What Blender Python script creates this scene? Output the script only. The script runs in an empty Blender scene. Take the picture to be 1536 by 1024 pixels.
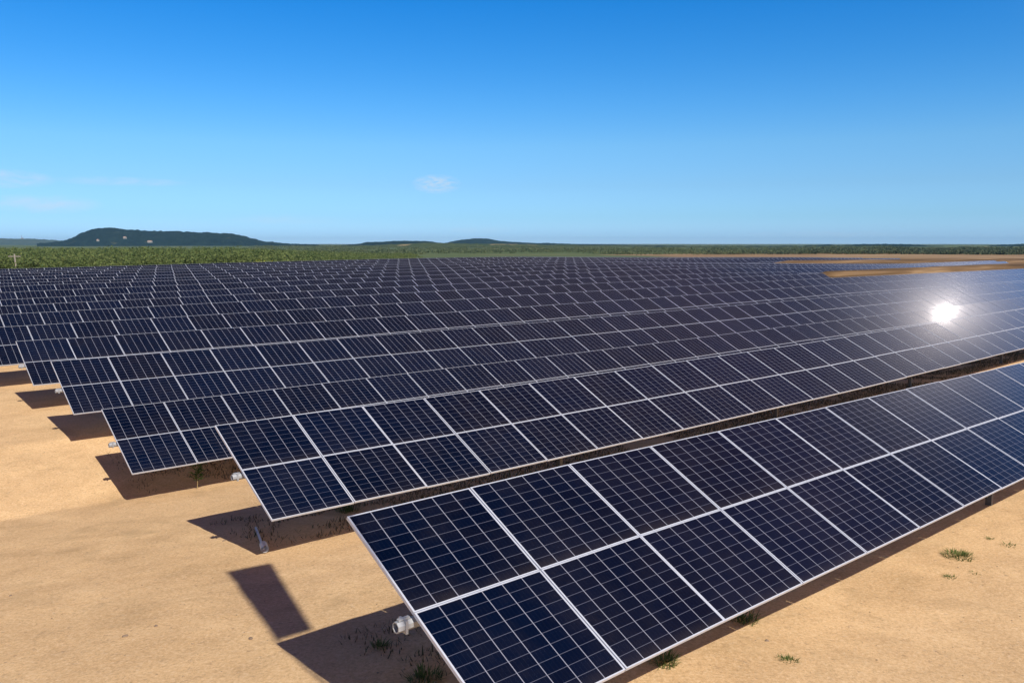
import bpy, math, random
import numpy as np
from mathutils import Vector, Matrix

random.seed(7); rng = np.random.default_rng(11)
scene = bpy.context.scene
COL = scene.collection
R = math.radians

# ------------------------------------------------------------------ frame of the place
HAZE = .000075
SH_S, SH_Q = .10, 1.0                          # shadow travel along / across the rows per metre of height
CAMZ = 6.5                                     # camera height; level z=0 is the soil at the front corner
F = 1247.35
PITCH = math.atan((512 - 365.09) / F)
AZ = 0.8581                                    # azimuth of the rows, clockwise from +Y
RX, RY = math.sin(AZ), math.cos(AZ)            # along a row
PX, PY = -RY, RX                               # square to the rows, away from the camera
TILT = 0.4682
ML, MW = 1.65, 1.945                           # module pitch up the slope / along the row
CT, ST = math.cos(TILT), math.sin(TILT)
HB = 1.12                                      # clearance of the low edge

def W(s, q, z=0.0): return (s * RX + q * PX, s * RY + q * PY, z)
def SQ(x, y): return x * RX + y * RY, x * PX + y * PY
cp, sp = math.cos(PITCH), math.sin(PITCH)
def ray(x, y):
    X, Yd, Z = (x - 768) / F, (y - 512) / F, 1.0
    return np.array([X, Z * cp - Yd * sp, -Z * sp - Yd * cp])
def at_dist(x, y, Y):                          # point at forward distance Y seen in that direction
    r = ray(x, y); r = r * (Y / r[1]); return (r[0], r[1], r[2] + CAMZ)
def on_ground(x, y):
    r = ray(x, y); t = 5.0
    for _ in range(4000):
        X, Y, Z = r * t; s, q = SQ(X, Y)
        if Z + CAMZ <= float(G(s, q)): break
        t += 0.02 if t < 60 else .2
    return (X, Y, Z + CAMZ)

# ------------------------------------------------------------------ rows: distance, start, height of the top edge along the row
ROWS = [  # q of top edge, s start, s end, knots (s, z)
 (8.97, 5.02, 44, [(5, -3.38), (9, -3.40), (13, -3.46), (29, -3.67), (45, -3.75)]),
 (18.71, 7.11, 84, [(7, -4.16), (14, -4.25), (32, -4.28), (60, -4.12), (85, -4.1)]),
 (28.40, 7.17, 124, [(7, -5.26), (12, -5.28), (28, -5.30), (49, -5.24), (70, -5.22), (90, -5.15), (124, -5.2)]),
 (33.70, 6.90, 148, [(7, -4.26), (16, -4.31), (34, -4.32), (62, -4.27), (110, -4.38), (148, -4.45)]),
 (39.90, 6.91, 168, [(7, -4.09), (18, -4.13), (40, -4.03), (72, -3.89), (128, -4.08), (168, -4.2)]),
 (46.30, 6.6, 186, [(7, -4.0), (21, -3.96), (46, -3.80), (80, -3.74), (147, -3.90), (186, -4.0)]),
 (52.63, 6.5, 96, [(7, -3.87), (24, -3.75), (52, -3.60), (95, -3.62), (100, -3.62)]),
 (58.53, 6.5, 101, [(7, -3.79), (26, -3.65), (58, -3.42), (80, -3.46), (101, -3.68)]),
]
ENDS = {9: 196, 10: 214, 11: 230, 12: 244, 13: 254, 14: 146, 15: 146, 16: 236, 17: 226, 18: 214}
for k in range(9, 19):
    q = 64.43 + 5.9 * (k - 9)
    b = float(np.interp(q, [64.4, 70.3, 76.2, 117], [-3.72, -3.60, -3.42, -3.15]))
    kn = []
    for s in range(7, 285, 12):
        z = b + .009 * (min(s, 88) - 10)
        z -= (.020 if k < 14 else .0125) * max(0, s - (88 if k < 14 else 104))
        z += .05 * math.sin(s * .05 + k * 1.3)
        kn.append((s, max(z, -4.7)))
    ROWS.append((q, 6.5, ENDS[k], kn))
NR = len(ROWS)
def ztop(k, s):
    kn = ROWS[k][3]
    return np.interp(s, [a for a, _ in kn], [b for _, b in kn])

QM = np.array([r[0] - 1.5 for r in ROWS])
def nz(x, y, sc, seed=0):                      # cheap smooth value noise
    x = np.asarray(x, float) / sc; y = np.asarray(y, float) / sc
    xi = np.floor(x); yi = np.floor(y); fx = x - xi; fy = y - yi
    fx = fx * fx * (3 - 2 * fx); fy = fy * fy * (3 - 2 * fy)
    def h(a, b):
        v = np.sin(a * 127.1 + b * 311.7 + seed * 74.7) * 43758.5453
        return v - np.floor(v)
    return (h(xi, yi) * (1 - fx) + h(xi + 1, yi) * fx) * (1 - fy) + (h(xi, yi + 1) * (1 - fx) + h(xi + 1, yi + 1) * fx) * fy - .5
def sstep(a, b, x):
    t = np.clip((np.asarray(x, float) - a) / (b - a), 0, 1); return t * t * (3 - 2 * t)

def bank1(s):                                  # centre and height of the first earth bank
    return 55.5 + 0 * s
def G(s, q):
    s = np.asarray(s, float); q = np.asarray(q, float)
    s, q = np.broadcast_arrays(s, q)
    gk = [ztop(k, s) + CAMZ - 2 * ML * ST - HB for k in range(NR)]
    gk[0] = gk[0] + .20 - .60 * sstep(6.0, 17, s)
    out = gk[0].copy()
    for k in range(NR - 1):
        t = np.clip((q - QM[k]) / (QM[k + 1] - QM[k]), 0, 1)
        out = out + (gk[k + 1] - gk[k]) * t
    far = .9 + .6 * nz(s, q, 60, 3)
    t = sstep(QM[-1] + 4, QM[-1] + 60, q); out = out * (1 - t) + far * t
    t = sstep(200, 330, s); out = out * (1 - t) + far * t
    t = sstep(-10, -60, s); out = out * (1 - t) + far * t
    # banks of bare soil between the blocks on the right
    b1 = sstep(97, 106, s) * np.exp(-((q - 56.5 - .045 * np.maximum(s - 100, 0)) / (2.6 + .035 * np.maximum(s - 100, 0))) ** 2)
    h1 = CAMZ - 3.70 - .0034 * np.maximum(s - 100, 0)
    out = out + np.maximum(h1 - out, 0) * np.clip(b1 * 1.15, 0, 1)
    b2 = sstep(148, 162, s) * np.exp(-((q - 96.5) / 4.4) ** 2)
    h2 = CAMZ - 3.45 - .009 * np.maximum(s - 148, 0)
    out = out + np.maximum(h2 - out, 0) * np.clip(b2 * 1.15, 0, 1)
    near = (q < 60) & (s < 60)
    out = out + .035 * nz(s, q, 3.1, 1) + .02 * nz(s, q, .9, 2) * near + .022 * nz(s, q, .37, 5) * near
    return out

# ------------------------------------------------------------------ object helpers
def tag(o, label=None, cat=None, group=None, kind=None):
    if label: o['label'] = label
    if cat: o['category'] = cat
    if group: o['group'] = group
    if kind: o['kind'] = kind
    return o
def empty(name, loc, rz=0):
    o = bpy.data.objects.new(name, None); COL.objects.link(o); o.location = loc; o.rotation_euler = (0, 0, rz); return o
class MB:
    def __init__(s): s.v = []; s.f = []; s.m = []; s.uv = []
    def quad(s, pts, m=0, uv=None):
        n = len(s.v); s.v += [tuple(p) for p in pts]; s.f.append(tuple(range(n, n + len(pts)))); s.m.append(m)
        s.uv += uv if uv else [(0, 0)] * len(pts)
    def box(s, a, b, m=0, M=None):
        x0, y0, z0 = a; x1, y1, z1 = b
        c = [(x0,y0,z0),(x1,y0,z0),(x1,y1,z0),(x0,y1,z0),(x0,y0,z1),(x1,y0,z1),(x1,y1,z1),(x0,y1,z1)]
        if M is not None: c = [tuple(M @ Vector(p)) for p in c]
        for f in ((0,3,2,1),(4,5,6,7),(0,1,5,4),(1,2,6,5),(2,3,7,6),(3,0,4,7)): s.quad([c[i] for i in f], m)
    def tube(s, pts, r, n=8, m=0, cap=True, r2=None):
        pts = [Vector(p) for p in pts]; rings = []
        for i, p in enumerate(pts):
            d = (pts[min(i + 1, len(pts) - 1)] - pts[max(i - 1, 0)]).normalized()
            u = d.cross(Vector((0, 0, 1)));
            if u.length < .01: u = Vector((1, 0, 0))
            u.normalize(); w = u.cross(d)
            rr = r if r2 is None else r + (r2 - r) * i / (len(pts) - 1)
            rings.append([p + u * rr * math.cos(2*math.pi*j/n + .39) + w * rr * math.sin(2*math.pi*j/n + .39) for j in range(n)])
        for a, b in zip(rings, rings[1:]):
            for j in range(n): s.quad([a[j], b[j], b[(j+1) % n], a[(j+1) % n]], m)
        if cap: s.quad(rings[0][::-1], m); s.quad(rings[-1], m)
    def mesh(s, name, mats, weld=False):
        me = bpy.data.meshes.new(name); me.from_pydata(s.v, [], s.f)
        for m in mats: me.materials.append(m)
        me.polygons.foreach_set('material_index', s.m)
        l = me.uv_layers.new(name='UVMap'); l.data.foreach_set('uv', [c for t in s.uv for c in t])
        me.update(); return me
    def build(s, name, mats, parent=None, loc=(0, 0, 0)):
        o = bpy.data.objects.new(name, s.mesh(name, mats if isinstance(mats, (list, tuple)) else [mats]))
        COL.objects.link(o); o.location = loc
        if parent: o.parent = parent
        return o
def np_mesh(name, V, Fq, mats, smooth=False, attr=None):
    me = bpy.data.meshes.new(name); n = Fq.shape[1]
    me.vertices.add(len(V)); me.vertices.foreach_set('co', V.astype(np.float32).ravel())
    me.loops.add(Fq.size); me.loops.foreach_set('vertex_index', Fq.astype(np.int32).ravel())
    me.polygons.add(len(Fq)); me.polygons.foreach_set('loop_start', np.arange(0, Fq.size, n, dtype=np.int32))
    if smooth: me.polygons.foreach_set('use_smooth', np.ones(len(Fq), bool))
    for m in mats: me.materials.append(m)
    me.update(calc_edges=True)
    if attr is not None:
        a = me.attributes.new('tone', 'FLOAT', 'POINT'); a.data.foreach_set('value', attr.astype(np.float32))
    o = bpy.data.objects.new(name, me); COL.objects.link(o); return o

# ------------------------------------------------------------------ materials
class NT:
    def __init__(s, name):
        s.m = bpy.data.materials.new(name); s.m.use_nodes = True; s.t = s.m.node_tree
        s.b = s.t.nodes['Principled BSDF']; s.out = s.t.nodes['Material Output']
    def n(s, typ, **kw):
        o = s.t.nodes.new(typ)
        for k, v in kw.items():
            if k in o.inputs: o.inputs[k].default_value = v
            else: setattr(o, k, v)
        return o
    def l(s, a, b): s.t.links.new(a, b)
    def math(s, op, a, b=None, c=None, clamp=False):
        o = s.t.nodes.new('ShaderNodeMath'); o.operation = op; o.use_clamp = clamp
        for i, v in enumerate((a, b, c)):
            if v is None: continue
            if isinstance(v, (int, float)): o.inputs[i].default_value = v
            else: s.l(v, o.inputs[i])
        return o.outputs[0]
    def mix(s, fac, a, b, typ='MIX'):
        o = s.t.nodes.new('ShaderNodeMix'); o.data_type = 'RGBA'; o.blend_type = typ
        for i, v in ((0, fac), (6, a), (7, b)):
            if isinstance(v, (int, float)): o.inputs[i].default_value = v
            elif isinstance(v, tuple): o.inputs[i].default_value = (*v, 1)
            else: s.l(v, o.inputs[i])
        return o.outputs[2]
    def ramp(s, x, stops, smooth=False):
        o = s.t.nodes.new('ShaderNodeValToRGB'); e = o.color_ramp.elements
        if smooth: o.color_ramp.interpolation = 'EASE'
        while len(e) < len(stops): e.new(.5)
        for i, (p, c) in enumerate(stops):
            e[i].position = p; e[i].color = (*c, 1) if len(c) == 3 else c
        s.l(x, o.inputs[0]); return o.outputs[0]
    def noise(s, vec, sc, det=4, rough=.55, dist=0):
        o = s.n('ShaderNodeTexNoise', Scale=sc, Detail=det, Roughness=rough, Distortion=dist)
        if vec is not None: s.l(vec, o.inputs['Vector'])
        return o.outputs['Fac']

def mat_cells():
    t = NT('solar_glass'); b = t.b
    uv = t.n('ShaderNodeUVMap').outputs[0]
    sx = t.n('ShaderNodeSeparateXYZ'); t.l(uv, sx.inputs[0])
    def line(c, n, w):
        f = t.math('FRACT', t.math('MULTIPLY', c, n)); d = t.math('ABSOLUTE', t.math('SUBTRACT', f, .5))
        return t.math('GREATER_THAN', d, .5 - w)
    u = line(sx.outputs[0], 6, .019); v = line(sx.outputs[1], 10, .021)
    # thin bus bars inside each cell
    bus = line(sx.outputs[0], 30, .03)
    geo = t.n('ShaderNodeNewGeometry'); pos = geo.outputs['Position']
    oi = t.n('ShaderNodeObjectInfo').outputs['Random']
    cellid = t.n('ShaderNodeVectorMath', operation='FLOOR')
    sc = t.n('ShaderNodeVectorMath', operation='MULTIPLY'); sc.inputs[1].default_value = (6, 10, 1)
    t.l(uv, sc.inputs[0]); t.l(sc.outputs[0], cellid.inputs[0])
    off = t.n('ShaderNodeVectorMath', operation='ADD'); t.l(cellid.outputs[0], off.inputs[0])
    t.l(t.math('MULTIPLY', oi, 91.7), off.inputs[1])
    wn = t.n('ShaderNodeTexWhiteNoise'); t.l(off.outputs[0], wn.inputs['Vector'])
    tone = t.math('ADD', t.math('MULTIPLY', wn.outputs['Value'], .35), t.math('MULTIPLY', oi, .65))
    base = t.mix(tone, (.0005, .0023, .0095), (.0016, .0056, .0205))
    base = t.mix(t.math('MULTIPLY', bus, .06), base, (.10, .11, .15))
    base = t.mix(t.math('MULTIPLY', v, .42), base, (.22, .23, .30))
    base = t.mix(t.math('MULTIPLY', u, .72), base, (.36, .37, .44))
    dust = t.noise(pos, .9, 5, .65); dust2 = t.noise(pos, 14, 3, .6)
    dm = t.math('MULTIPLY', t.math('MULTIPLY', t.math('SUBTRACT', dust, .42, clamp=True), dust2), .10)
    base = t.mix(dm, base, (.42, .33, .25))
    edge = t.ramp(sx.outputs[1], [(0, (1, 1, 1)), (.10, (.12, .12, .12)), (.3, (0, 0, 0))])
    base = t.mix(t.math('MULTIPLY', t.math('MULTIPLY', edge, t.noise(pos, 2.2, 4, .7)), .07), base, (.42, .33, .25))
    t.l(base, b.inputs['Base Color'])
    b.inputs['Roughness'].default_value = .05
    b.inputs['Coat Weight'].default_value = .12; b.inputs['Coat Roughness'].default_value = .16
    b.inputs['IOR'].default_value = 1.42
    b.inputs['Specular Tint'].default_value = (.94, .84, .95, 1)
    return t.m
def mat_metal(name, col, metal, rough, var=.12):
    t = NT(name); tc = t.n('ShaderNodeNewGeometry').outputs['Position']
    n = t.noise(tc, 9, 5, .6)
    c2 = tuple(c * (1 - var * 2) for c in col)
    t.l(t.mix(n, c2, col), t.b.inputs['Base Color']); t.b.inputs['Metallic'].default_value = metal
    t.l(t.math('ADD', t.math('MULTIPLY', n, .2), rough - .1), t.b.inputs['Roughness']); return t.m
def mat_soil():
    t = NT('sandy_soil'); P = t.n('ShaderNodeNewGeometry').outputs['Position']
    big = t.noise(P, .11, 4, .5); mid = t.noise(P, .55, 6, .6, .6); fine = t.noise(P, 7, 6, .72); grain = t.noise(P, 17, 7, .88)
    mp = t.n('ShaderNodeMapping'); mp.inputs['Rotation'].default_value = (0, 0, -R(25)); mp.inputs['Scale'].default_value = (.28, 1.1, 1); t.l(P, mp.inputs[0])
    streak = t.noise(mp.outputs[0], .8, 5, .6, .8)
    c = t.ramp(t.math('ADD', t.math('MULTIPLY', mid, .7), t.math('MULTIPLY', streak, .3)),
               [(.30, (.50, .327, .158)), (.44, (.63, .415, .208)), (.58, (.715, .48, .245)), (.72, (.80, .555, .298))])
    c = t.mix(t.ramp(fine, [(.30, (1, 1, 1)), (.42, (0, 0, 0))]), c, (.40, .26, .14))
    c = t.mix(t.math('MULTIPLY', t.ramp(grain, [(.36, (1, 1, 1)), (.50, (0, 0, 0))]), .60), c, (.30, .20, .11))
    c = t.mix(t.math('MULTIPLY', t.ramp(grain, [(.50, (0, 0, 0)), (.64, (1, 1, 1))]), .50), c, (.86, .68, .46))
    dk = t.ramp(t.noise(P, .42, 7, .68, 1.0), [(.54, (0, 0, 0)), (.72, (1, 1, 1))])
    c = t.mix(t.math('MULTIPLY', dk, .48), c, (.36, .25, .13))
    vf = t.n('ShaderNodeTexVoronoi', Scale=2.3); t.l(P, vf.inputs['Vector'])
    sp_ = t.ramp(vf.outputs['Distance'], [(.03, (1, 1, 1)), (.06, (0, 0, 0))])
    c = t.mix(t.math('MULTIPLY', sp_, .5), c, (.17, .11, .06))
    # further land: scrub greens and tan stubble, told apart by where they lie
    sx = t.n('ShaderNodeSeparateXYZ'); t.l(P, sx.inputs[0])
    q = t.math('ADD', t.math('MULTIPLY', sx.outputs[0], PX), t.math('MULTIPLY', sx.outputs[1], PY))
    s = t.math('ADD', t.math('MULTIPLY', sx.outputs[0], RX), t.math('MULTIPLY', sx.outputs[1], RY))
    mp2 = t.n('ShaderNodeMapping'); mp2.inputs['Rotation'].default_value = (0, 0, R(-8)); mp2.inputs['Scale'].default_value = (.0035, .012, 1); t.l(P, mp2.inputs[0])
    f1 = t.noise(mp2.outputs[0], 1, 6, .6, .4); f2 = t.noise(P, .03, 6, .7)
    green = t.mix(f2, (.05, .085, .03), (.13, .165, .065))
    mp5 = t.n('ShaderNodeMapping'); mp5.inputs['Rotation'].default_value = (0, 0, R(4)); mp5.inputs['Scale'].default_value = (.006, .05, 1); t.l(P, mp5.inputs[0])
    f3 = t.noise(mp5.outputs[0], 1.0, 6, .62, .7)
    tanf = t.ramp(f3, [(.34, (.07, .075, .035)), (.44, (.17, .11, .05)), (.50, (.30, .20, .10)), (.56, (.22, .14, .08)), (.64, (.58, .43, .25))])
    wood = t.ramp(f1, [(.44, (0, 0, 0)), (.50, (1, 1, 1))])
    ang = t.math('DIVIDE', sx.outputs[0], t.math('MAXIMUM', sx.outputs[1], 1))   # right-hand land is stubble, left is green
    rightw = t.ramp(t.math('ADD', ang, .5), [(.60, (0, 0, 0)), (.85, (1, 1, 1))])
    nearw = t.ramp(t.math('DIVIDE', sx.outputs[1], 1500), [(.29, (1, 1, 1)), (.36, (0, 0, 0))])
    stub = t.math('MULTIPLY', rightw, nearw)
    land = t.mix(t.ramp(t.math('ADD', t.math('MULTIPLY', stub, .55), f1), [(.60, (0, 0, 0)), (.68, (1, 1, 1))]), green, tanf)
    out = t.math('ADD', t.math('MULTIPLY', t.math('SUBTRACT', q, 122), .08, clamp=True), t.math('MULTIPLY', t.math('SUBTRACT', s, 300), .02, clamp=True), clamp=True)
    bank = t.math('MULTIPLY', t.math('MULTIPLY', t.math('SUBTRACT', s, 92), .1, clamp=True), t.math('MULTIPLY', t.math('SUBTRACT', q, 49), .3, clamp=True))
    mp3 = t.n('ShaderNodeMapping'); mp3.inputs['Rotation'].default_value = (0, 0, -(math.pi / 2 - AZ)); mp3.inputs['Scale'].default_value = (1, 1, 1); t.l(P, mp3.inputs[0])
    mp4 = t.n('ShaderNodeMapping'); mp4.inputs['Scale'].default_value = (.02, .45, 1); t.l(mp3.outputs[0], mp4.inputs[0])
    bs = t.noise(mp4.outputs[0], 1.0, 5, .6, .5)
    c = t.mix(bank, c, t.ramp(bs, [(.38, (.09, .055, .025)), (.53, (.17, .105, .05)), (.72, (.44, .30, .165))]))
    c = t.mix(out, c, land)
    t.l(c, t.b.inputs['Base Color']); t.b.inputs['Roughness'].default_value = .95; t.b.inputs['Specular IOR Level'].default_value = .15
    h = t.math('ADD', t.math('MULTIPLY', grain, .35), t.math('ADD', t.math('MULTIPLY', fine, .8), mid))
    bn = t.n('ShaderNodeBump', Strength=.55, Distance=.05); t.l(h, bn.inputs['Height']); t.l(bn.outputs[0], t.b.inputs['Normal'])
    return t.m
def mat_leaf(name, a, b_, c_=None, sc=.06):
    t = NT(name); P = t.n('ShaderNodeNewGeometry').outputs['Position']
    at = t.n('ShaderNodeAttribute', attribute_name='tone')
    x = t.math('ADD', t.math('MULTIPLY', at.outputs['Fac'], .65), t.math('MULTIPLY', t.noise(P, sc, 4), .35))
    t.l(t.ramp(x, [(.15, a), (.5, b_), (.9, c_ or b_)]), t.b.inputs['Base Color'])
    t.b.inputs['Roughness'].default_value = .8; t.b.inputs['Specular IOR Level'].default_value = .2
    tr = t.n('ShaderNodeBsdfTranslucent'); ms = t.n('ShaderNodeMixShader'); ms.inputs[0].default_value = .38
    src = t.b.inputs['Base Color'].links[0].from_socket; t.l(src, tr.inputs['Color'])
    t.l(t.b.outputs[0], ms.inputs[1]); t.l(tr.outputs[0], ms.inputs[2]); t.l(ms.outputs[0], t.out.inputs['Surface'])
    return t.m
def mat_hill(name, a, b_, patch, sc=.01, pm=.66):
    t = NT(name); P = t.n('ShaderNodeNewGeometry').outputs['Position']
    n = t.noise(P, sc, 7, .7); n2 = t.noise(P, sc * 6, 4, .8)
    c = t.mix(t.ramp(t.math('ADD', t.math('MULTIPLY', n, .5), t.math('MULTIPLY', n2, .5)), [(.36, (0, 0, 0)), (.62, (1, 1, 1))]), a, b_)
    c = t.mix(t.ramp(t.noise(P, sc * .9, 3, .5, .5), [(pm, (0, 0, 0)), (pm + .06, (1, 1, 1))]), c, patch)
    t.l(c, t.b.inputs['Base Color']); t.b.inputs['Roughness'].default_value = 1; t.b.inputs['Specular IOR Level'].default_value = 0
    bn = t.n('ShaderNodeBump', Strength=1, Distance=6); t.l(n2, bn.inputs['Height']); t.l(bn.outputs[0], t.b.inputs['Normal'])
    return t.m
def mat_plain(name, a, b_, sc=8, rough=.8):
    t = NT(name); P = t.n('ShaderNodeNewGeometry').outputs['Position']
    t.l(t.mix(t.noise(P, sc, 5, .6), a, b_), t.b.inputs['Base Color']); t.b.inputs['Roughness'].default_value = rough; return t.m

M_CELL = mat_cells()
M_FRAME = mat_metal('anodised_aluminium', (.72, .76, .84), .25, .45)
M_BACK = mat_plain('white_backsheet', (.5, .5, .5), (.62, .62, .62))
M_GALV = mat_metal('galvanised_steel', (.52, .54, .56), .35, .5, .22)
M_POST = mat_metal('weathered_steel', (.20, .18, .16), .3, .6, .2)
M_SOIL = mat_soil()
M_GRASS = mat_leaf('grass_blades', (.06, .10, .02), (.12, .18, .045), (.25, .25, .09), 3)
M_DRY = mat_plain('dry_stalk', (.34, .26, .11), (.48, .38, .18), 30)

# ------------------------------------------------------------------ one module: laminate with a raised aluminium frame
GAPX, GAPY = .016, .010
def module_parts(f=.024, e=.016):
    w, l = MW - GAPX, ML - GAPY; ft = .005
    g = MB()
    g.quad([(f, e - .002, 0), (w - f, e - .002, 0), (w - f, l - e + .002, 0), (f, l - e + .002, 0)], 0, [(.006, .006), (.994, .006), (.994, .994), (.006, .994)])
    g.quad([(f, f, -.03), (f, l - f, -.03), (w - f, l - f, -.03), (w - f, f, -.03)], 1)
    fr = MB()
    fr.box((0, 0, -.04), (f, l, ft)); fr.box((w - f, 0, -.04), (w, l, ft))
    fr.box((f, 0, -.04), (w - f, e, ft)); fr.box((f, l - e, -.04), (w - f, l, ft))
    return g, fr
G_MB, F_MB = module_parts()
ME_GLASS = G_MB.mesh('solar_module', [M_CELL, M_BACK]); ME_FRAME = F_MB.mesh('frame', [M_FRAME])
G2, F2 = module_parts(.017, .011)
ME_GLASS2 = G2.mesh('solar_module', [M_CELL, M_BACK]); ME_FRAME2 = F2.mesh('frame', [M_FRAME])
G_MB, F_MB = G2, F2
JM = MB(); JM.v = G_MB.v + F_MB.v; n0 = len(G_MB.v); JM.f = G_MB.f + [tuple(i + n0 for i in f) for f in F_MB.f]
JM.m = G_MB.m + [2] * len(F_MB.f); JM.uv = G_MB.uv + F_MB.uv
ME_FULL = JM.mesh('solar_module', [M_CELL, M_BACK, M_FRAME])

LABELS = [
 'nearest row of dark navy solar modules, white cell grid plainly visible',
 'second row of solar modules, directly behind the front row across a dark gap',
 'third row of modules, its left end half hidden behind the second row',
 'fourth row of modules, next one up the bare sand edge from the third',
 'fifth row of modules from the front, its end jutting over sand at far left',
 'sixth row of modules from the front, running out at the left picture edge',
 'seventh row of modules, ending at the right where the brown soil bank starts',
 'eighth row of modules from the front, right end closed off by brown soil bank',
 'ninth row from the front, first row behind the lower brown soil bank at the right',
 'tenth row from the front, thin line of dark modules behind the soil bank',
 'eleventh row from the front, a thin line of modules far back in the field',
 'twelfth row from the front, thin strip of far dark modules',
 'thirteenth row from the front, thin strip of far dark modules',
 'fourteenth row from the front, cut short at the right by the upper soil bank',
 'fifteenth row from the front, also cut short, close behind the fourteenth row',
 'sixteenth row from the front, third from the back of the module field',
 'seventeenth row from the front, last but one before the woodland edge',
 'rearmost eighteenth row of modules, along the field edge against the woodland']

def row_local(k, s, up, nrm=0.0):              # point in the row's own axes
    q0, s0 = ROWS[k][0], ROWS[k][1]
    z = float(ztop(k, s)) + CAMZ
    return Vector((s - s0, up * CT - nrm * ST, z + up * ST + nrm * CT))
for k in range(NR):
    q0, s0, s1, _ = ROWS[k]
    gb = float(G(s0, q0))
    row = empty('solar_panel_row', W(s0, q0, 0), math.pi / 2 - AZ)
    row.location.z = gb
    tag(row, LABELS[k], 'solar panel row', 'rows of tilted solar modules across the sandy field')
    Tm = Matrix.Translation((0, 0, -gb))
    ncol = int((s1 - s0) / MW)
    jit = random.Random(k * 17 + 3)
    joined = MB(); nparts = 0
    for j in range(ncol):
        sa, sb = s0 + j * MW, s0 + (j + 1) * MW
        za, zb = float(ztop(k, sa)), float(ztop(k, sb))
        slope = math.atan2(zb - za, MW)
        dt = jit.gauss(0, .0007); dsl = jit.gauss(0, .0005); dz = jit.gauss(0, .004)
        for half in (0, 1):
            M = Tm @ Matrix.Translation((sa - s0, 0, za + CAMZ + dz)) @ Matrix.Rotation(-slope + dsl, 4, 'Y') @ Matrix.Rotation(TILT + dt, 4, 'X') @ Matrix.Translation((0, -ML * (half + 1), 0))
            if nparts < 100:
                if k < 5:
                    o = bpy.data.objects.new('solar_module', ME_GLASS if k < 2 else ME_GLASS2); COL.objects.link(o); o.parent = row; o.matrix_local = M
                    c = bpy.data.objects.new('frame', ME_FRAME if k < 2 else ME_FRAME2); COL.objects.link(c); c.parent = o
                else:
                    o = bpy.data.objects.new('solar_module', ME_FULL); COL.objects.link(o); o.parent = row; o.matrix_local = M
                nparts += 1
            else:
                n0 = len(joined.v); joined.v += [tuple(M @ Vector(v)) for v in JM.v]
                joined.f += [tuple(i + n0 for i in f) for f in JM.f]; joined.m += JM.m; joined.uv += JM.uv
    if joined.v:
        o = joined.build('solar_module', [M_CELL, M_BACK, M_FRAME], row); o['kind'] = 'stuff'
    # torque tube under the joint of the two module rows, open at its left end
    off = Vector((0, 0, -gb))
    sl = [s0 - .20] + [s0 + j * 4 * MW for j in range(1, ncol // 4)] + [s0 + ncol * MW + .2]
    tb = MB(); pts = [row_local(k, s, -ML, -.17) + off for s in sl]
    tb.tube(pts, .068, 8, 0, cap=False); tb.tube([pts[0], pts[0] + Vector((.3, 0, 0))], .055, 8, 0, cap=False)
    for i in range(8):
        a, b = 2*math.pi*i/8 + .39, 2*math.pi*(i+1)/8 + .39
        e = lambda r, t: pts[0] + Vector((0, -r * math.cos(t), r * math.sin(t)))
        tb.quad([e(.068, a), e(.068, b), e(.055, b), e(.055, a)])
    tb.build('torque_tube', M_GALV, row)
    # end clamp on the tube stub
    cl = MB(); p = pts[0]
    cl.box((p.x + .09, p.y - .078, p.z - .08), (p.x + .12, p.y + .078, p.z + .078)); cl.box((p.x + .03, p.y - .022, p.z + .066), (p.x + .18, p.y + .022, p.z + .09))
    cl.build('tube_clamp', M_GALV, row)
    # posts
    pm = None
    for j in range(3 if k != 1 else 5, ncol, 6):
        s = s0 + j * MW; tp = row_local(k, s, -ML, -.17) + off
        qq = q0 - ML * CT + .17 * ST
        g = float(G(s, qq)) - gb - .25
        if j > 120: break
        m = MB(); h = tp.z + .02 - g
        x, y = tp.x, tp.y
        m.box((x - .05, y - .075, g), (x + .05, y - .067, g + h)); m.box((x - .05, y + .067, g), (x + .05, y + .075, g + h)); m.box((x - .004, y - .067, g), (x + .004, y + .067, g + h))
        m.box((x - .045, y - .13, tp.z - .11), (x + .045, y + .13, tp.z - .089))
        m.build('post', M_POST, row)
    # rails across the slope that carry the modules
    if k < 6:
        rm = MB(); rm.box((-.03, -2 * ML + .14, -.115), (.03, -.12, -.043)); rme = rm.mesh('support_rail', [M_GALV])
        for j in range(0, min(ncol, 30)):
            s = s0 + j * MW; M = Tm @ Matrix.Translation((s - s0 + (.12 if j == 0 else -.011), 0, float(ztop(k, s)) + CAMZ)) @ Matrix.Rotation(TILT, 4, 'X')
            o = bpy.data.objects.new('support_rail', rme); COL.objects.link(o); o.parent = row; o.matrix_local = M

# ------------------------------------------------------------------ ground sheet
def axis(a, b, step, lo, hi, g=1.09):
    c = list(np.arange(a, b, step)); d = step; x = a; L = []
    while x > lo: d *= g; x -= d; L.append(x)
    x = c[-1]; d = step; Rr = []
    while x < hi: d *= g; x += d; Rr.append(x)
    return np.array(L[::-1] + c + Rr)
sa = axis(-12, 34, .16, -5000, 7000, 1.045); qa = axis(-4, 38, .16, -1500, 7000, 1.045)
S_, Q_ = np.meshgrid(sa, qa, indexing='ij'); Z_ = G(S_, Q_)
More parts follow.
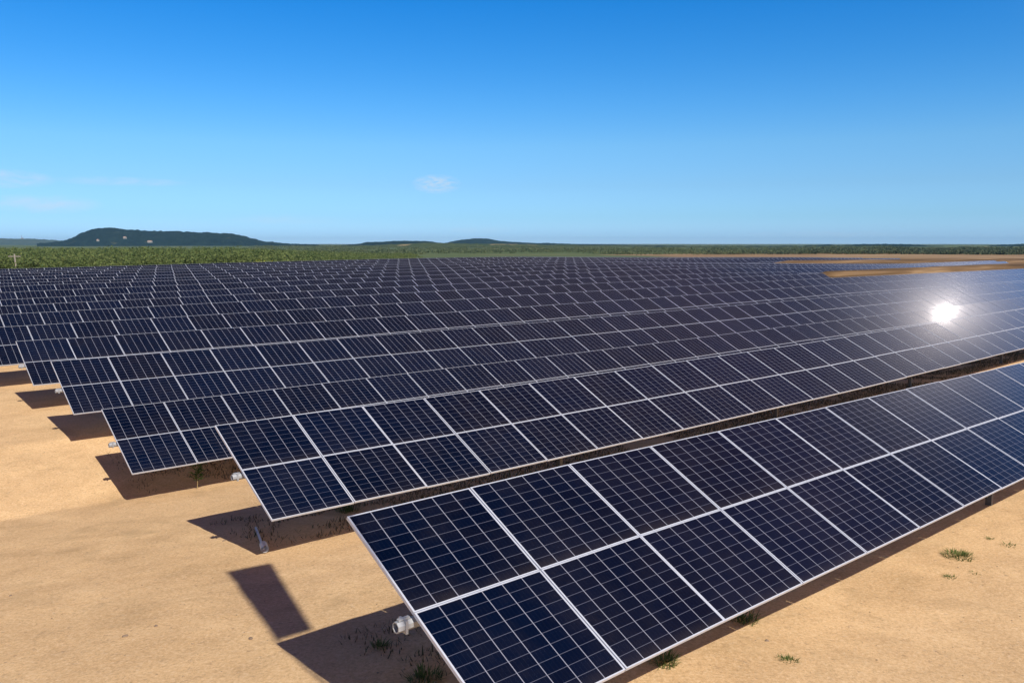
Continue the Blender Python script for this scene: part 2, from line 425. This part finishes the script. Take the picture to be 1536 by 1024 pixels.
# distant land rolls gently
D_ = np.hypot(S_, Q_); Z_ = Z_ + sstep(300, 900, D_) * (3.0 * nz(S_, Q_, 260, 8) - 0.6)
V = np.stack([S_ * RX + Q_ * PX, S_ * RY + Q_ * PY, Z_], -1).reshape(-1, 3)
ni, nj = S_.shape; I = np.arange(ni * nj).reshape(ni, nj)
Fq = np.stack([I[:-1, :-1], I[1:, :-1], I[1:, 1:], I[:-1, 1:]], -1).reshape(-1, 4)
gr = np_mesh('ground', V, Fq, [M_SOIL], smooth=True); gr['kind'] = 'structure'
if gr.data.polygons[0].normal.z < 0: gr.data.flip_normals()
def ground_far(x, y):
    s, q = SQ(x, y); z = G(s, q); d = np.hypot(s, q)
    return z + sstep(300, 900, d) * (3.0 * nz(s, q, 260, 8) - 0.6)

# ------------------------------------------------------------------ foliage masses
def foliage(name, xs, ys, hs, rs, leaves, size, mat, seed=1, flat=.75):
    r = np.random.default_rng(seed); n = len(xs); gz = ground_far(xs, ys)
    tone = r.random(n)
    N = n * leaves; idx = np.repeat(np.arange(n), leaves)
    # leaf clumps gathered in a few lobes of each crown
    lob = r.normal(size=(n, 5, 3)) * np.array([.55, .55, .35]); li = r.integers(0, 5, N)
    d = r.normal(size=(N, 3)); d /= np.linalg.norm(d, axis=1)[:, None]
    rad = .55 * r.random(N) ** .4
    P = (lob[idx, li] + d * rad[:, None])
    P[:, 2] = np.clip(P[:, 2], -1, 1)
    C = np.stack([xs[idx] + P[:, 0] * rs[idx], ys[idx] + P[:, 1] * rs[idx], gz[idx] + hs[idx] * (.52 + .46 * P[:, 2] * flat / .75)], -1)
    a = r.normal(size=(N, 3)); a /= np.linalg.norm(a, axis=1)[:, None]
    b = np.cross(a, r.normal(size=(N, 3))); b /= np.linalg.norm(b, axis=1)[:, None]
    sz = (size * (.5 + r.random(N)))[:, None] if np.isscalar(size) else (size[idx] * (.5 + r.random(N)))[:, None]
    Vv = np.stack([C - a * sz, C - b * sz * .7, C + a * sz, C + b * sz * .7], 1).reshape(-1, 3)
    Fv = np.arange(N * 4).reshape(N, 4)
    tn = np.clip(tone[idx] * .45 + r.random(N) * .55, 0, 1)
    return np_mesh(name, Vv, Fv, [mat], attr=np.repeat(tn, 4))
M_WOOD = mat_leaf('woodland_leaves', (.075, .12, .035), (.15, .195, .06), (.24, .26, .09), .05)
M_FARW = mat_leaf('far_woodland_leaves', (.08, .12, .055), (.13, .165, .075), (.20, .215, .11), .01)
M_DARKW = mat_leaf('treeline_leaves', (.055, .085, .05), (.10, .13, .07), (.16, .17, .09), .01)
def scatter(n, x0, x1, Y0, Y1, p=1.0):
    px = rng.uniform(x0, x1, n); Y = Y0 + (Y1 - Y0) * rng.random(n) ** p
    return (px - 768) / F * Y, Y, px
# left woodland right behind the last row
X, Y, px = scatter(5200, -260, 620, 150, 520, 1.3)
s_, q_ = SQ(X, Y); ok = (q_ > 129) ; X, Y, px, q_ = X[ok], Y[ok], px[ok], q_[ok]
hs = rng.uniform(2.7, 4.5, len(X)) * (1 - .22 * (Y - 150) / 370) * (1 - .72 * sstep(330, 600, px)) * (1 + .4 * nz(X, Y, 14, 4))
o = foliage('woodland', X, Y, hs, rng.uniform(1.6, 2.9, len(X)), 120, .20, M_WOOD, 2)
tag(o, 'dense green woodland belt behind the far left edge of the module field', 'woodland', kind='stuff')
X, Y, px = scatter(3200, 380, 1330, 430, 1500, 1.1)
keep = nz(X, Y, 90, 6) > -.12; X, Y, px = X[keep], Y[keep], px[keep]
o = foliage('scrubland', X, Y, rng.uniform(.8, 2.0, len(X)) * (1 + Y / 1500), rng.uniform(3, 8, len(X)), 60, .38, M_FARW, 3)
tag(o, 'pale green scrub on the low land beyond the middle of the field', 'scrub', kind='stuff')
X, Y, px = scatter(2300, 1060, 1800, 430, 760, 1)
o = foliage('treeline', X, Y, rng.uniform(1.2, 2.5, len(X)) * (1 + .9 * nz(px, px * 0, 38, 9)) * (.6 + .4 * sstep(1080, 1300, px)), rng.uniform(2.5, 5, len(X)), 60, .5, M_DARKW, 4)
tag(o, 'dark treeline along the horizon above the tan fields at the right', 'treeline', kind='stuff')

# ------------------------------------------------------------------ hills as ridges with real depth
def ridge(name, prof, Y, depth, mat, rough=2.0, base=-4, seed=1, nx=260, nd=26):
    xs = np.array([(x - 768) / F * Y for x, _ in prof]); hs = np.array([at_dist(x, y, Y)[2] for x, y in prof])
    U = np.linspace(xs[0], xs[-1], nx); H = np.interp(U, xs, hs)
    ker = np.ones(5) / 5; H = np.convolve(np.pad(H, 2, 'edge'), ker, 'valid')
    T = np.linspace(-1, 1, nd)
    UU, TT = np.meshgrid(U, T, indexing='ij')
    prf = np.clip(1 - np.abs(TT) ** 1.7, 0, 1)
    off = 40 * nz(U, U * 0, 300, seed)[:, None]
    Z = base + (H[:, None] - base) * prf + rough * (nz(UU, TT * depth, 22, seed + 1) + .8 * nz(UU, TT * depth, 9, seed + 2)) * (prf > .05)
    YY = Y + TT * depth + off; V = np.stack([UU * YY / Y, YY, Z], -1).reshape(-1, 3); I = np.arange(nx * nd).reshape(nx, nd)
    Fq = np.stack([I[:-1, :-1], I[1:, :-1], I[1:, 1:], I[:-1, 1:]], -1).reshape(-1, 4)
    o = np_mesh(name, V, Fq, [mat], smooth=False); o['kind'] = 'structure'; return o
M_MESA = mat_hill('mesa_woods', (.006, .020, .022), (.028, .056, .046), (.09, .105, .06), .025, .68)
M_FARH = mat_hill('far_ridge', (.04, .075, .06), (.09, .12, .09), (.25, .22, .15), .006, .6)
M_LOWH = mat_hill('low_green_hill', (.04, .07, .025), (.10, .12, .05), (.34, .27, .15), .012, .62)
ridge('hill', [(60, 366), (95, 363), (112, 358), (128, 350), (150, 343.5), (172, 342), (190, 344), (230, 346.5), (290, 348.5), (335, 350.5), (360, 352), (385, 359), (400, 363), (440, 366.5), (480, 368)], 2300, 380, M_MESA, 5, seed=3, nx=420, nd=40)
ridge('hill', [(-260, 354), (0, 357.5), (20, 358), (60, 358.5), (100, 361), (150, 363), (260, 366)], 3900, 500, M_FARH, 4, seed=8)
ridge('hill', [(340, 369), (400, 365.5), (470, 367.5), (560, 368), (700, 370)], 3300, 400, M_MESA, 3, seed=12)
ridge('hill', [(500, 370), (540, 366), (552, 363.5), (580, 361.8), (640, 361.5), (655, 363.5), (690, 366), (740, 369)], 2100, 260, M_MESA, 2.5, seed=15)
ridge('hill', [(640, 370), (672, 364), (690, 359.5), (712, 357.8), (732, 358), (752, 362), (790, 364), (860, 366), (960, 368), (1060, 370)], 2700, 300, M_MESA, 2.5, seed=19)
ridge('hill', [(480, 372), (560, 368), (640, 365), (700, 365.5), (800, 367), (900, 369), (980, 371)], 1500, 260, M_LOWH, 2.5, seed=23)
ridge('hill', [(860, 371), (960, 369), (1060, 370), (1160, 369.5), (1200, 369.6), (1235, 367.5), (1262, 368.6), (1290, 366.8), (1345, 366.4), (1390, 368.5), (1410, 370.5), (1460, 370.5), (1495, 368), (1515, 366.5), (1560, 365.5), (1800, 367)], 1800, 260, M_MESA, 3.5, seed=27)

# ------------------------------------------------------------------ small things
def tuft(x, y, h, n, spread, label, seed, mat=None, dry=0.0):
    r = random.Random(seed); m = MB(); P = on_ground(x, y)
    tones = []
    for i in range(n):
        a = r.uniform(0, 6.283); d = spread * r.random() ** .8; bx, by = d * math.cos(a), d * math.sin(a)
        lean = r.uniform(.2, 1.0) * h; la = a + r.uniform(-.7, .7); hh = h * r.uniform(.35, 1)
        w = r.uniform(.006, .012); c, s = math.cos(la), math.sin(la)
        p = [(bx + c * lean * t * t, by + s * lean * t * t, hh * t * (1.15 - .25 * t) - .02) for t in (0, .4, .75, 1)]
        for i2 in range(3):
            w0, w1 = w * (1 - i2 / 3.2), w * (1 - (i2 + 1) / 3.2)
            (x0, y0, z0), (x1, y1, z1) = p[i2], p[i2 + 1]
            m.quad([(x0 - s * w0, y0 + c * w0, z0), (x0 + s * w0, y0 - c * w0, z0), (x1 + s * w1, y1 - c * w1, z1), (x1 - s * w1, y1 + c * w1, z1)])
            tones += [r.random() if i2 == 0 else tones[-1]] * 4
    o = m.build('grass_tuft', mat or M_GRASS, None, (P[0], P[1], P[2]))
    at = o.data.attributes.new('tone', 'FLOAT', 'POINT'); at.data.foreach_set('value', tones)
    tag(o, label, 'grass tuft', 'grass tufts on the sandy soil'); return o
tuft(1437, 834, .13, 300, .30, 'bright green grass tuft on sunlit sand, largest one at the right', 1)
tuft(1182, 991, .07, 120, .15, 'small green grass tuft on sunlit sand at the bottom right edge', 2)
tuft(1424, 866, .09, 60, .12, 'tiny sparse grass tuft just below the largest right-hand tuft', 3)
tuft(1462, 860, .07, 45, .09, 'tiny grass sprig to the right and below the largest right-hand tuft', 4)
tuft(1484, 808, .08, 45, .10, 'thin dry sprig above and right of the largest right-hand tuft', 5)
tuft(1512, 818, .09, 60, .16, 'low flat dry weeds nearest the right edge of the sand', 6)
tuft(570, 970, .13, 110, .14, 'grass tuft in the front row shadow below the tube end', 7)
tuft(637, 1018, .18, 180, .22, 'dark green tuft in shadow at the bottom edge beside the front row', 8)
tuft(1112, 930, .2, 170, .25, 'green tuft in the shade under the low edge of the front row', 9)
tuft(996, 993, .2, 150, .22, 'leafy tuft in the shade near the front row low edge, bottom centre', 10)
tuft(522, 766, .28, 180, .30, 'tuft in the shaded gap behind the front row top left corner', 11)
# low dry weeds, dark and kept to the row shadows to deepen the shade
def blades(name, S, Q, H, seed, mat, wid=.007):
    r = np.random.default_rng(seed); n = len(S); z = G(S, Q); x = S * RX + Q * PX; y = S * RY + Q * PY
    a = r.uniform(0, 6.283, n); ln = H * r.uniform(.2, 1.1, n); c, s_ = np.cos(a), np.sin(a); w = wid * r.uniform(.6, 1.5, n)
    B = np.stack([x, y, z - .01], -1); T = np.stack([x + c * ln, y + s_ * ln, z + H], -1); m_ = (B * .45 + T * .55); m_[:, 2] += H * .12
    o_ = np.stack([-s_ * w, c * w, w * 0], -1)
    Vv = np.stack([B - o_, B + o_, m_ + o_ * .7, T], 1).reshape(-1, 3); t2 = np.stack([B - o_, T, m_ - o_ * .7], 1)
    o = np_mesh(name, Vv, np.arange(n * 4).reshape(n, 4), [mat], attr=np.repeat(r.random(n), 4)); return o
M_UNDER = mat_leaf('shade_weed_blades', (.05, .055, .02), (.11, .09, .04), (.24, .18, .09), 2)
n_ = 110000; rr_ = np.random.default_rng(77)
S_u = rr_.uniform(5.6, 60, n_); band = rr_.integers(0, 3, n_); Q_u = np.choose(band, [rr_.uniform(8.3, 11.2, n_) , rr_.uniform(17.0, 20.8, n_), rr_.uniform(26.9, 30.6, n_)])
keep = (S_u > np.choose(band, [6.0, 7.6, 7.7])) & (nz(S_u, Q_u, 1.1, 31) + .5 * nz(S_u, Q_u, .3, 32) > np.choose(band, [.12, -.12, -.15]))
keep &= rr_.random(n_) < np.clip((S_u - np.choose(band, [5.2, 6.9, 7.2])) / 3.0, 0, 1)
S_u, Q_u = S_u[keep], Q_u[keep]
o = blades('shade_undergrowth', S_u, Q_u, rr_.uniform(.03, .13, len(S_u)), 3, M_UNDER, .010)
tag(o, 'low dry weeds beneath the first rows, darkening the strips of shade', 'shade_undergrowth', kind='stuff')
S_u = rr_.uniform(6, 30, 5200); Q_u = rr_.uniform(-9, 5.2, 5200); keep = nz(S_u, Q_u, .8, 41) + .6 * nz(S_u, Q_u, .22, 42) > .52; S_u, Q_u = S_u[keep], Q_u[keep]
S_2 = rr_.uniform(-14, 6.5, 9000); Q_2 = rr_.uniform(8, 34, 9000); keep = nz(S_2, Q_2, .8, 43) + .6 * nz(S_2, Q_2, .2, 44) > .50
S_u = np.concatenate([S_u, S_2[keep]]); Q_u = np.concatenate([Q_u, Q_2[keep]])
M_STRAW = mat_leaf('straw_litter', (.16, .11, .05), (.26, .19, .09), (.40, .31, .16), 3)
o = blades('straw_litter', S_u, Q_u, rr_.uniform(.006, .018, len(S_u)), 4, M_STRAW, .006)
tag(o, 'scraps of dry straw scattered over the open sand', 'litter', kind='stuff')
# pebbles strewn over the sand
n_ = 9000; S_p = rr_.uniform(-16, 34, n_); Q_p = rr_.uniform(-10, 36, n_); R_p = .006 + .016 * rr_.random(n_) ** 4
x_ = S_p * RX + Q_p * PX; y_ = S_p * RY + Q_p * PY; z_ = G(S_p, Q_p) + R_p * .2
oct_ = np.array([(1, 0, 0), (0, 1, 0), (-1, 0, 0), (0, -1, 0), (0, 0, .7), (0, 0, -.7)]); of = np.array([(0, 1, 4), (1, 2, 4), (2, 3, 4), (3, 0, 4), (1, 0, 5), (2, 1, 5), (3, 2, 5), (0, 3, 5)])
Vp = (oct_[None] * (R_p[:, None, None] * rr_.uniform(.6, 1.4, (n_, 6, 1))) + np.stack([x_, y_, z_], -1)[:, None]).reshape(-1, 3)
M_PEB = mat_plain('pebble', (.20, .135, .075), (.52, .38, .23), 3)
o = np_mesh('gravel', Vp, (of[None] + (np.arange(n_) * 6)[:, None, None]).reshape(-1, 3), [M_PEB]); o['kind'] = 'stuff'

# thin weed with a stalk under the third row
P = on_ground(296, 733); w = empty('weed', P)
tag(w, 'thin upright weed with a yellow stalk at the shadow edge under the third row', 'weed')
m = MB(); m.tube([(0, 0, -.03), (.02, .01, .3), (-.02, .02, .62)], .016, 6, r2=.008); m.build('stalk', M_DRY, w)
m = MB(); rr = random.Random(5)
for i in range(60):
    z = rr.uniform(.25, .8); a = rr.uniform(0, 6.28); L = rr.uniform(.15, .34); c, s = math.cos(a), math.sin(a)
    m.quad([(0, 0, z), (c * L * .5 - s * .02, s * L * .5 + c * .02, z + L * .45), (c * L, s * L, z + L * .35), (c * L * .5 + s * .02, s * L * .5 - c * .02, z + L * .3)])
m.build('leaves', M_GRASS, w)

M_WHITE = mat_plain('chalky_white_zinc', (.62, .60, .56), (.78, .76, .72), 14, .7)
# loose galvanised rail with a clamp lying at the edge of the second row's shadow
A = Vector(on_ground(384, 794)); B = Vector(on_ground(396, 828))
rl = empty('loose_rail', A); tag(rl, 'loose white metal rail with a clamp end, on sand left of front row', 'metal rail')
m = MB(); d = (B - A); d.z += .02; m.tube([(0, 0, .05), tuple(d + Vector((0, 0, .05)))], .035, 4); m.build('rail', M_WHITE, rl)
m = MB(); m.tube([tuple(d + Vector((-.05, .12, .12))), tuple(d + Vector((.06, -.12, .10)))], .085, 8, cap=False)
m.box((d.x - .09, d.y - .05, 0), (d.x + .09, d.y + .07, .14)); m.build('clamp', M_WHITE, rl)

# mast added out of view only to shade sand beyond the front row
sund = Vector((-(SH_S * RX + SH_Q * PX), -(SH_S * RY + SH_Q * PY), 1))
crn = [Vector(on_ground(*p)) for p in ((340, 858), (407, 845), (468, 943), (414, 959))]
cen = sum(crn, Vector()) / 4; T_ = 14.0
mast = empty('mast', (cen.x + sund.x * T_, cen.y + sund.y * T_, 0)); ms, mq = SQ(mast.location.x, mast.location.y); mast.location.z = float(G(ms, mq))
tag(mast, 'unseen added mast whose flat plate casts a patch of shade on the sand', 'mast')
bc = [c + sund * T_ - mast.location for c in crn]
m = MB(); m.quad([c + Vector((0, 0, .03)) for c in bc]); m.quad([c - Vector((0, 0, .03)) for c in bc][::-1])
for i in range(4):
    a, b = bc[i], bc[(i + 1) % 4]; z_ = Vector((0, 0, .03)); m.quad([a - z_, b - z_, b + z_, a + z_])
m.build('shadow_board', M_GALV, mast)
m = MB(); m.tube([(bc[3].x, bc[3].y, -1.3), (bc[3].x, bc[3].y, bc[3].z)], .03, 10); m.build('pole', M_GALV, mast)

M_STONE = mat_plain('stone', (.16, .11, .07), (.30, .22, .15), 20)
def stone(x, y, r_, label, seed):
    rr = random.Random(seed); P = on_ground(x, y); m = MB()
    import bmesh
    bm = bmesh.new(); bmesh.ops.create_icosphere(bm, subdivisions=2, radius=1)
    for v in bm.verts:
        f = 1 + rr.uniform(-.16, .16); v.co = Vector((v.co.x * f * r_ * 1.4, v.co.y * f * r_, v.co.z * f * r_ * .7))
    me = bpy.data.meshes.new('stone'); bm.to_mesh(me); bm.free(); me.materials.append(M_STONE)
    o = bpy.data.objects.new('stone', me); COL.objects.link(o); o.location = (P[0], P[1], P[2] + r_ * .2); o.rotation_euler.z = rr.uniform(0, 6)
    tag(o, label, 'stone', 'small stones on the sand')
stone(336, 811, .028, 'small dark stone on open sand left of the loose rail', 1)
stone(376, 958, .035, 'dark stone on sand just left of the front row shadow corner', 2)
stone(1150, 961, .03, 'small brown stone at the edge of the front row shadow, bottom right', 3)
stone(188, 954, .035, 'brown stone on the open sand at lower left', 4)
stone(234, 939, .03, 'flat brown stone on open sand right of the lower left stone', 5)
stone(16, 893, .025, 'tiny dark stone near the left edge of the sand', 6)

# utility pole in the woodland at far left
P = at_dist(25, 403, 150); gz = float(ground_far(P[0], P[1]))
up_ = empty('utility_pole', (P[0], P[1], gz)); tag(up_, 'grey wooden utility pole with a crossarm standing in front of the woodland at far left', 'utility pole')
M_POLE = mat_plain('weathered_pole', (.24, .21, .17), (.38, .34, .28), 4)
hp = at_dist(22, 381, 150)[2] - gz
m = MB(); m.tube([(0, 0, -.5), (-.25, 0, hp)], .17, 8, r2=.12); m.build('pole', M_POLE, up_)
m = MB(); m.box((-1.35, -.07, hp - .5), (.85, .07, hp - .34)); m.build('crossarm', M_POLE, up_)
# mast on the far ridge
P = at_dist(33, 358, 3850)
o_ = MB(); o_.tube([(0, 0, -10), (0, 0, at_dist(33, 353, 3850)[2] - P[2])], 2.2, 6, r2=.8); o_.box((-5, -3, -4), (9, 3, 2))
o_ = o_.build('radio_mast', M_POLE, None, P); tag(o_, 'tiny radio mast on the pale ridge at the far left horizon', 'mast')
# yellow-green bush at the back edge
X = np.array([at_dist(390, 392, 131)[0]]); Y = np.array([131.0])
root = empty('bush', (X[0], Y[0], float(ground_far(X[0], Y[0])))); tag(root, 'single bright yellow-green bush standing just behind the rearmost row', 'bush')
M_BUSH = mat_leaf('bush_leaves', (.18, .22, .03), (.30, .34, .05), (.42, .42, .08), .5)
hb_ = at_dist(390, 385, 131)[2] - root.location.z
fo = foliage('crown', X, Y, np.array([hb_]), np.array([1.3]), 420, .16, M_BUSH, 9); fo.parent = root; fo.matrix_parent_inverse = Matrix.Translation(-root.location)
m = MB(); m.tube([(0, 0, -.2), (.1, 0, hb_ * .5)], .1, 7, r2=.05); m.build('trunk', M_POLE, root)
# farm buildings on the mesa slope
M_WALL = mat_plain('pale_wall', (.36, .34, .30), (.46, .43, .38), .3); M_ROOF = mat_plain('clay_roof', (.42, .28, .20), (.5, .34, .25), .5)
for (x, y, w_, lab) in ((187.5, 357, 4.5, 'small white farmhouse high on the flat-topped hill slope'), (225, 363, 8, 'longer pale farm building low on the flat-topped hill slope'), (147, 361, 2.5, 'tiny white hut on the left flank of the flat-topped hill')):
    P = at_dist(x, y, 1900); b = empty('farmhouse', P); tag(b, lab, 'farmhouse')
    m = MB(); m.box((-w_ / 2, -4, -1.5), (w_ / 2, 4, 1.5)); m.build('wall', M_WALL, b)
    m = MB(); m.quad([(-w_/2-.5, -4.6, 1.5), (w_/2+.5, -4.6, 1.5), (w_/2+.5, 0, 3.4), (-w_/2-.5, 0, 3.4)]); m.quad([(-w_/2-.5, 4.6, 1.5), (-w_/2-.5, 0, 3.4), (w_/2+.5, 0, 3.4), (w_/2+.5, 4.6, 1.5)])
    m.quad([(-w_/2, -4, 1.5), (-w_/2, 0, 3.4), (-w_/2, 4, 1.5)]); m.quad([(w_/2, -4, 1.5), (w_/2, 4, 1.5), (w_/2, 0, 3.4)]); m.build('roof', M_ROOF, b)

# ------------------------------------------------------------------ air
hz = MB(); hz.box((-12000, -7000, -14), (12000, 13000, 95))
mh = bpy.data.materials.new('haze'); mh.use_nodes = True; mh.node_tree.nodes.remove(mh.node_tree.nodes['Principled BSDF'])
pv = mh.node_tree.nodes.new('ShaderNodeVolumePrincipled'); pv.inputs['Color'].default_value = (.34, .66, 1, 1); pv.inputs['Density'].default_value = HAZE; pv.inputs['Anisotropy'].default_value = 0
mh.node_tree.links.new(pv.outputs[0], mh.node_tree.nodes['Material Output'].inputs['Volume'])
ho = hz.build('haze', mh); ho['kind'] = 'stuff'

# ------------------------------------------------------------------ camera
cam = bpy.data.cameras.new('camera'); co = bpy.data.objects.new('camera', cam); COL.objects.link(co)
co.location = (0, 0, CAMZ); co.rotation_euler = (math.pi / 2 - PITCH, 0, 0)
cam.sensor_width = 36; cam.lens = F / 1536 * 36; cam.clip_start = .1; cam.clip_end = 20000
scene.camera = co

# ------------------------------------------------------------------ sun and sky
                          # shadow travel along / across the rows per metre of height
sv = Vector((-(SH_S * RX + SH_Q * PX), -(SH_S * RY + SH_Q * PY), 1)).normalized()
el = math.asin(sv.z); az = math.atan2(sv.x, sv.y)
L = bpy.data.lights.new('sun', 'SUN'); L.energy = 5.0; L.angle = R(.45); L.color = (1, .94, .85)
lo = bpy.data.objects.new('sun', L); COL.objects.link(lo); lo.rotation_euler = (-sv).to_track_quat('-Z', 'Y').to_euler()

wd = bpy.data.worlds.new('World'); scene.world = wd; wd.use_nodes = True; nt = wd.node_tree
bg = nt.nodes['Background']
class WT(NT):
    def __init__(s): s.t = nt
w = WT()
sky = nt.nodes.new('ShaderNodeTexSky'); sky.sky_type = 'NISHITA'; sky.sun_disc = False
sky.sun_elevation = el; sky.sun_rotation = az; sky.altitude = 0; sky.air_density = 1.0; sky.dust_density = .3; sky.ozone_density = 3.0
D = nt.nodes.new('ShaderNodeNewGeometry').outputs['Incoming']
tcw = nt.nodes.new('ShaderNodeTexCoord').outputs['Generated']
def dirv(azd, eld): a, e = R(azd), R(eld); return (math.sin(a) * math.cos(e), math.cos(a) * math.cos(e), math.sin(e))
def dotd(v):
    o = nt.nodes.new('ShaderNodeVectorMath'); o.operation = 'DOT_PRODUCT'; nt.links.new(tcw, o.inputs[0]); o.inputs[1].default_value = v; return o.outputs['Value']
hsv = nt.nodes.new('ShaderNodeHueSaturation'); hsv.inputs['Saturation'].default_value = 1.25; nt.links.new(sky.outputs[0], hsv.inputs['Color'])
szn = nt.nodes.new('ShaderNodeSeparateXYZ'); nt.links.new(tcw, szn.inputs[0])
grade = w.ramp(w.math('ADD', szn.outputs[2], 0, clamp=True), [(z, tuple(c / 2 for c in col)) for z, col in (
    (.0, (.92, 1.45, 2.6)), (.012, (.62, 1.05, 2.0)), (.03, (.52, .90, 1.55)), (.0666, (.55, .85, 1.27)), (.1125, (.606, .953, 1.26)), (.157, (.46, .94, 1.30)),
    (.20, (.322, .904, 1.31)), (.266, (.15, .86, 1.33)), (.34, (.30, .45, .66)), (.44, (1.1, .40, .40)), (.52, (2.3, .52, .42)), (.66, (2.5, .50, .34)), (.77, (.95, .28, .36)), (.85, (.20, .21, .42)), (1, (.12, .18, .45)))])
skyc = w.mix(1.0, w.mix(1.0, hsv.outputs[0], grade, 'MULTIPLY'), (2.0, 2.0, 2.0), 'MULTIPLY')
# thin clouds
def cloud(x, y, wx, wy, sc, amt, lo_=.45):
    r = ray(x, y); r = r / np.linalg.norm(r)
    rt = np.cross(r, [0, 0, 1]); rt /= np.linalg.norm(rt); upv = np.cross(rt, r)
    a = w.math('DIVIDE', dotd(tuple(rt)), wx / F); b = w.math('DIVIDE', dotd(tuple(upv)), wy / F); c = w.math('GREATER_THAN', dotd(tuple(r)), .5)
    d2 = w.math('ADD', w.math('MULTIPLY', a, a), w.math('MULTIPLY', b, b))
    m = w.math('SUBTRACT', 1.0, d2, clamp=True)
    mp = nt.nodes.new('ShaderNodeMapping'); mp.inputs['Scale'].default_value = (1, 1, 3); nt.links.new(tcw, mp.inputs[0])
    n = w.noise(mp.outputs[0], sc, 6, .6, .6)
    x_ = w.math('MULTIPLY', w.math('MULTIPLY', m, w.math('SUBTRACT', n, lo_ - .12, clamp=True)), 3.0, clamp=True)
    return w.math('MULTIPLY', w.math('MULTIPLY', x_, c), amt)
cl = None
for a in ((655, 276, 38, 15, 75, .70, .45), (8, 268, 60, 13, 42, .5, .42), (65, 306, 74, 14, 36, .42, .42), (180, 272, 90, 7, 36, .3, .4), (1240, 352, 120, 6, 40, .14, .4), (430, 330, 90, 8, 30, .16, .4), (720, 345, 60, 6, 40, .16, .4)):
    c = cloud(*a); cl = c if cl is None else w.math('MAXIMUM', cl, c)
skyc = w.mix(cl, skyc, (6.5, 7.2, 8.0))
# bright spot added to the unseen sky at right, mirrored as the glint
gd = dotd(dirv(39.52, 19.96))
ang = w.math('MULTIPLY', w.math('ARCCOSINE', w.math('MINIMUM', gd, 1.0)), 180 / math.pi)
def lobe(sg, amp): return w.math('MULTIPLY', w.math('EXPONENT', w.math('MULTIPLY', w.math('POWER', w.math('DIVIDE', ang, sg), 2.0), -1.0)), amp)
core = lobe(.30, 260.0); halo = w.math('ADD', lobe(.62, 44.0), lobe(1.8, 17.0)); wide = lobe(4.8, 7.0)
cmb = nt.nodes.new('ShaderNodeCombineXYZ')
tot = w.math('ADD', w.math('ADD', core, halo), wide)
for i, f in enumerate((1.0, .90, .84)): nt.links.new(w.math('MULTIPLY', tot, f), cmb.inputs[i])
fin = w.mix(1.0, skyc, cmb.outputs[0], 'ADD')
nt.links.new(fin, bg.inputs['Color']); bg.inputs['Strength'].default_value = .11

scene.render.engine = 'CYCLES'
vs = scene.view_settings; vs.view_transform = 'Standard'; vs.look = 'None'; vs.exposure = 0; vs.gamma = 1; vs.use_curve_mapping = False
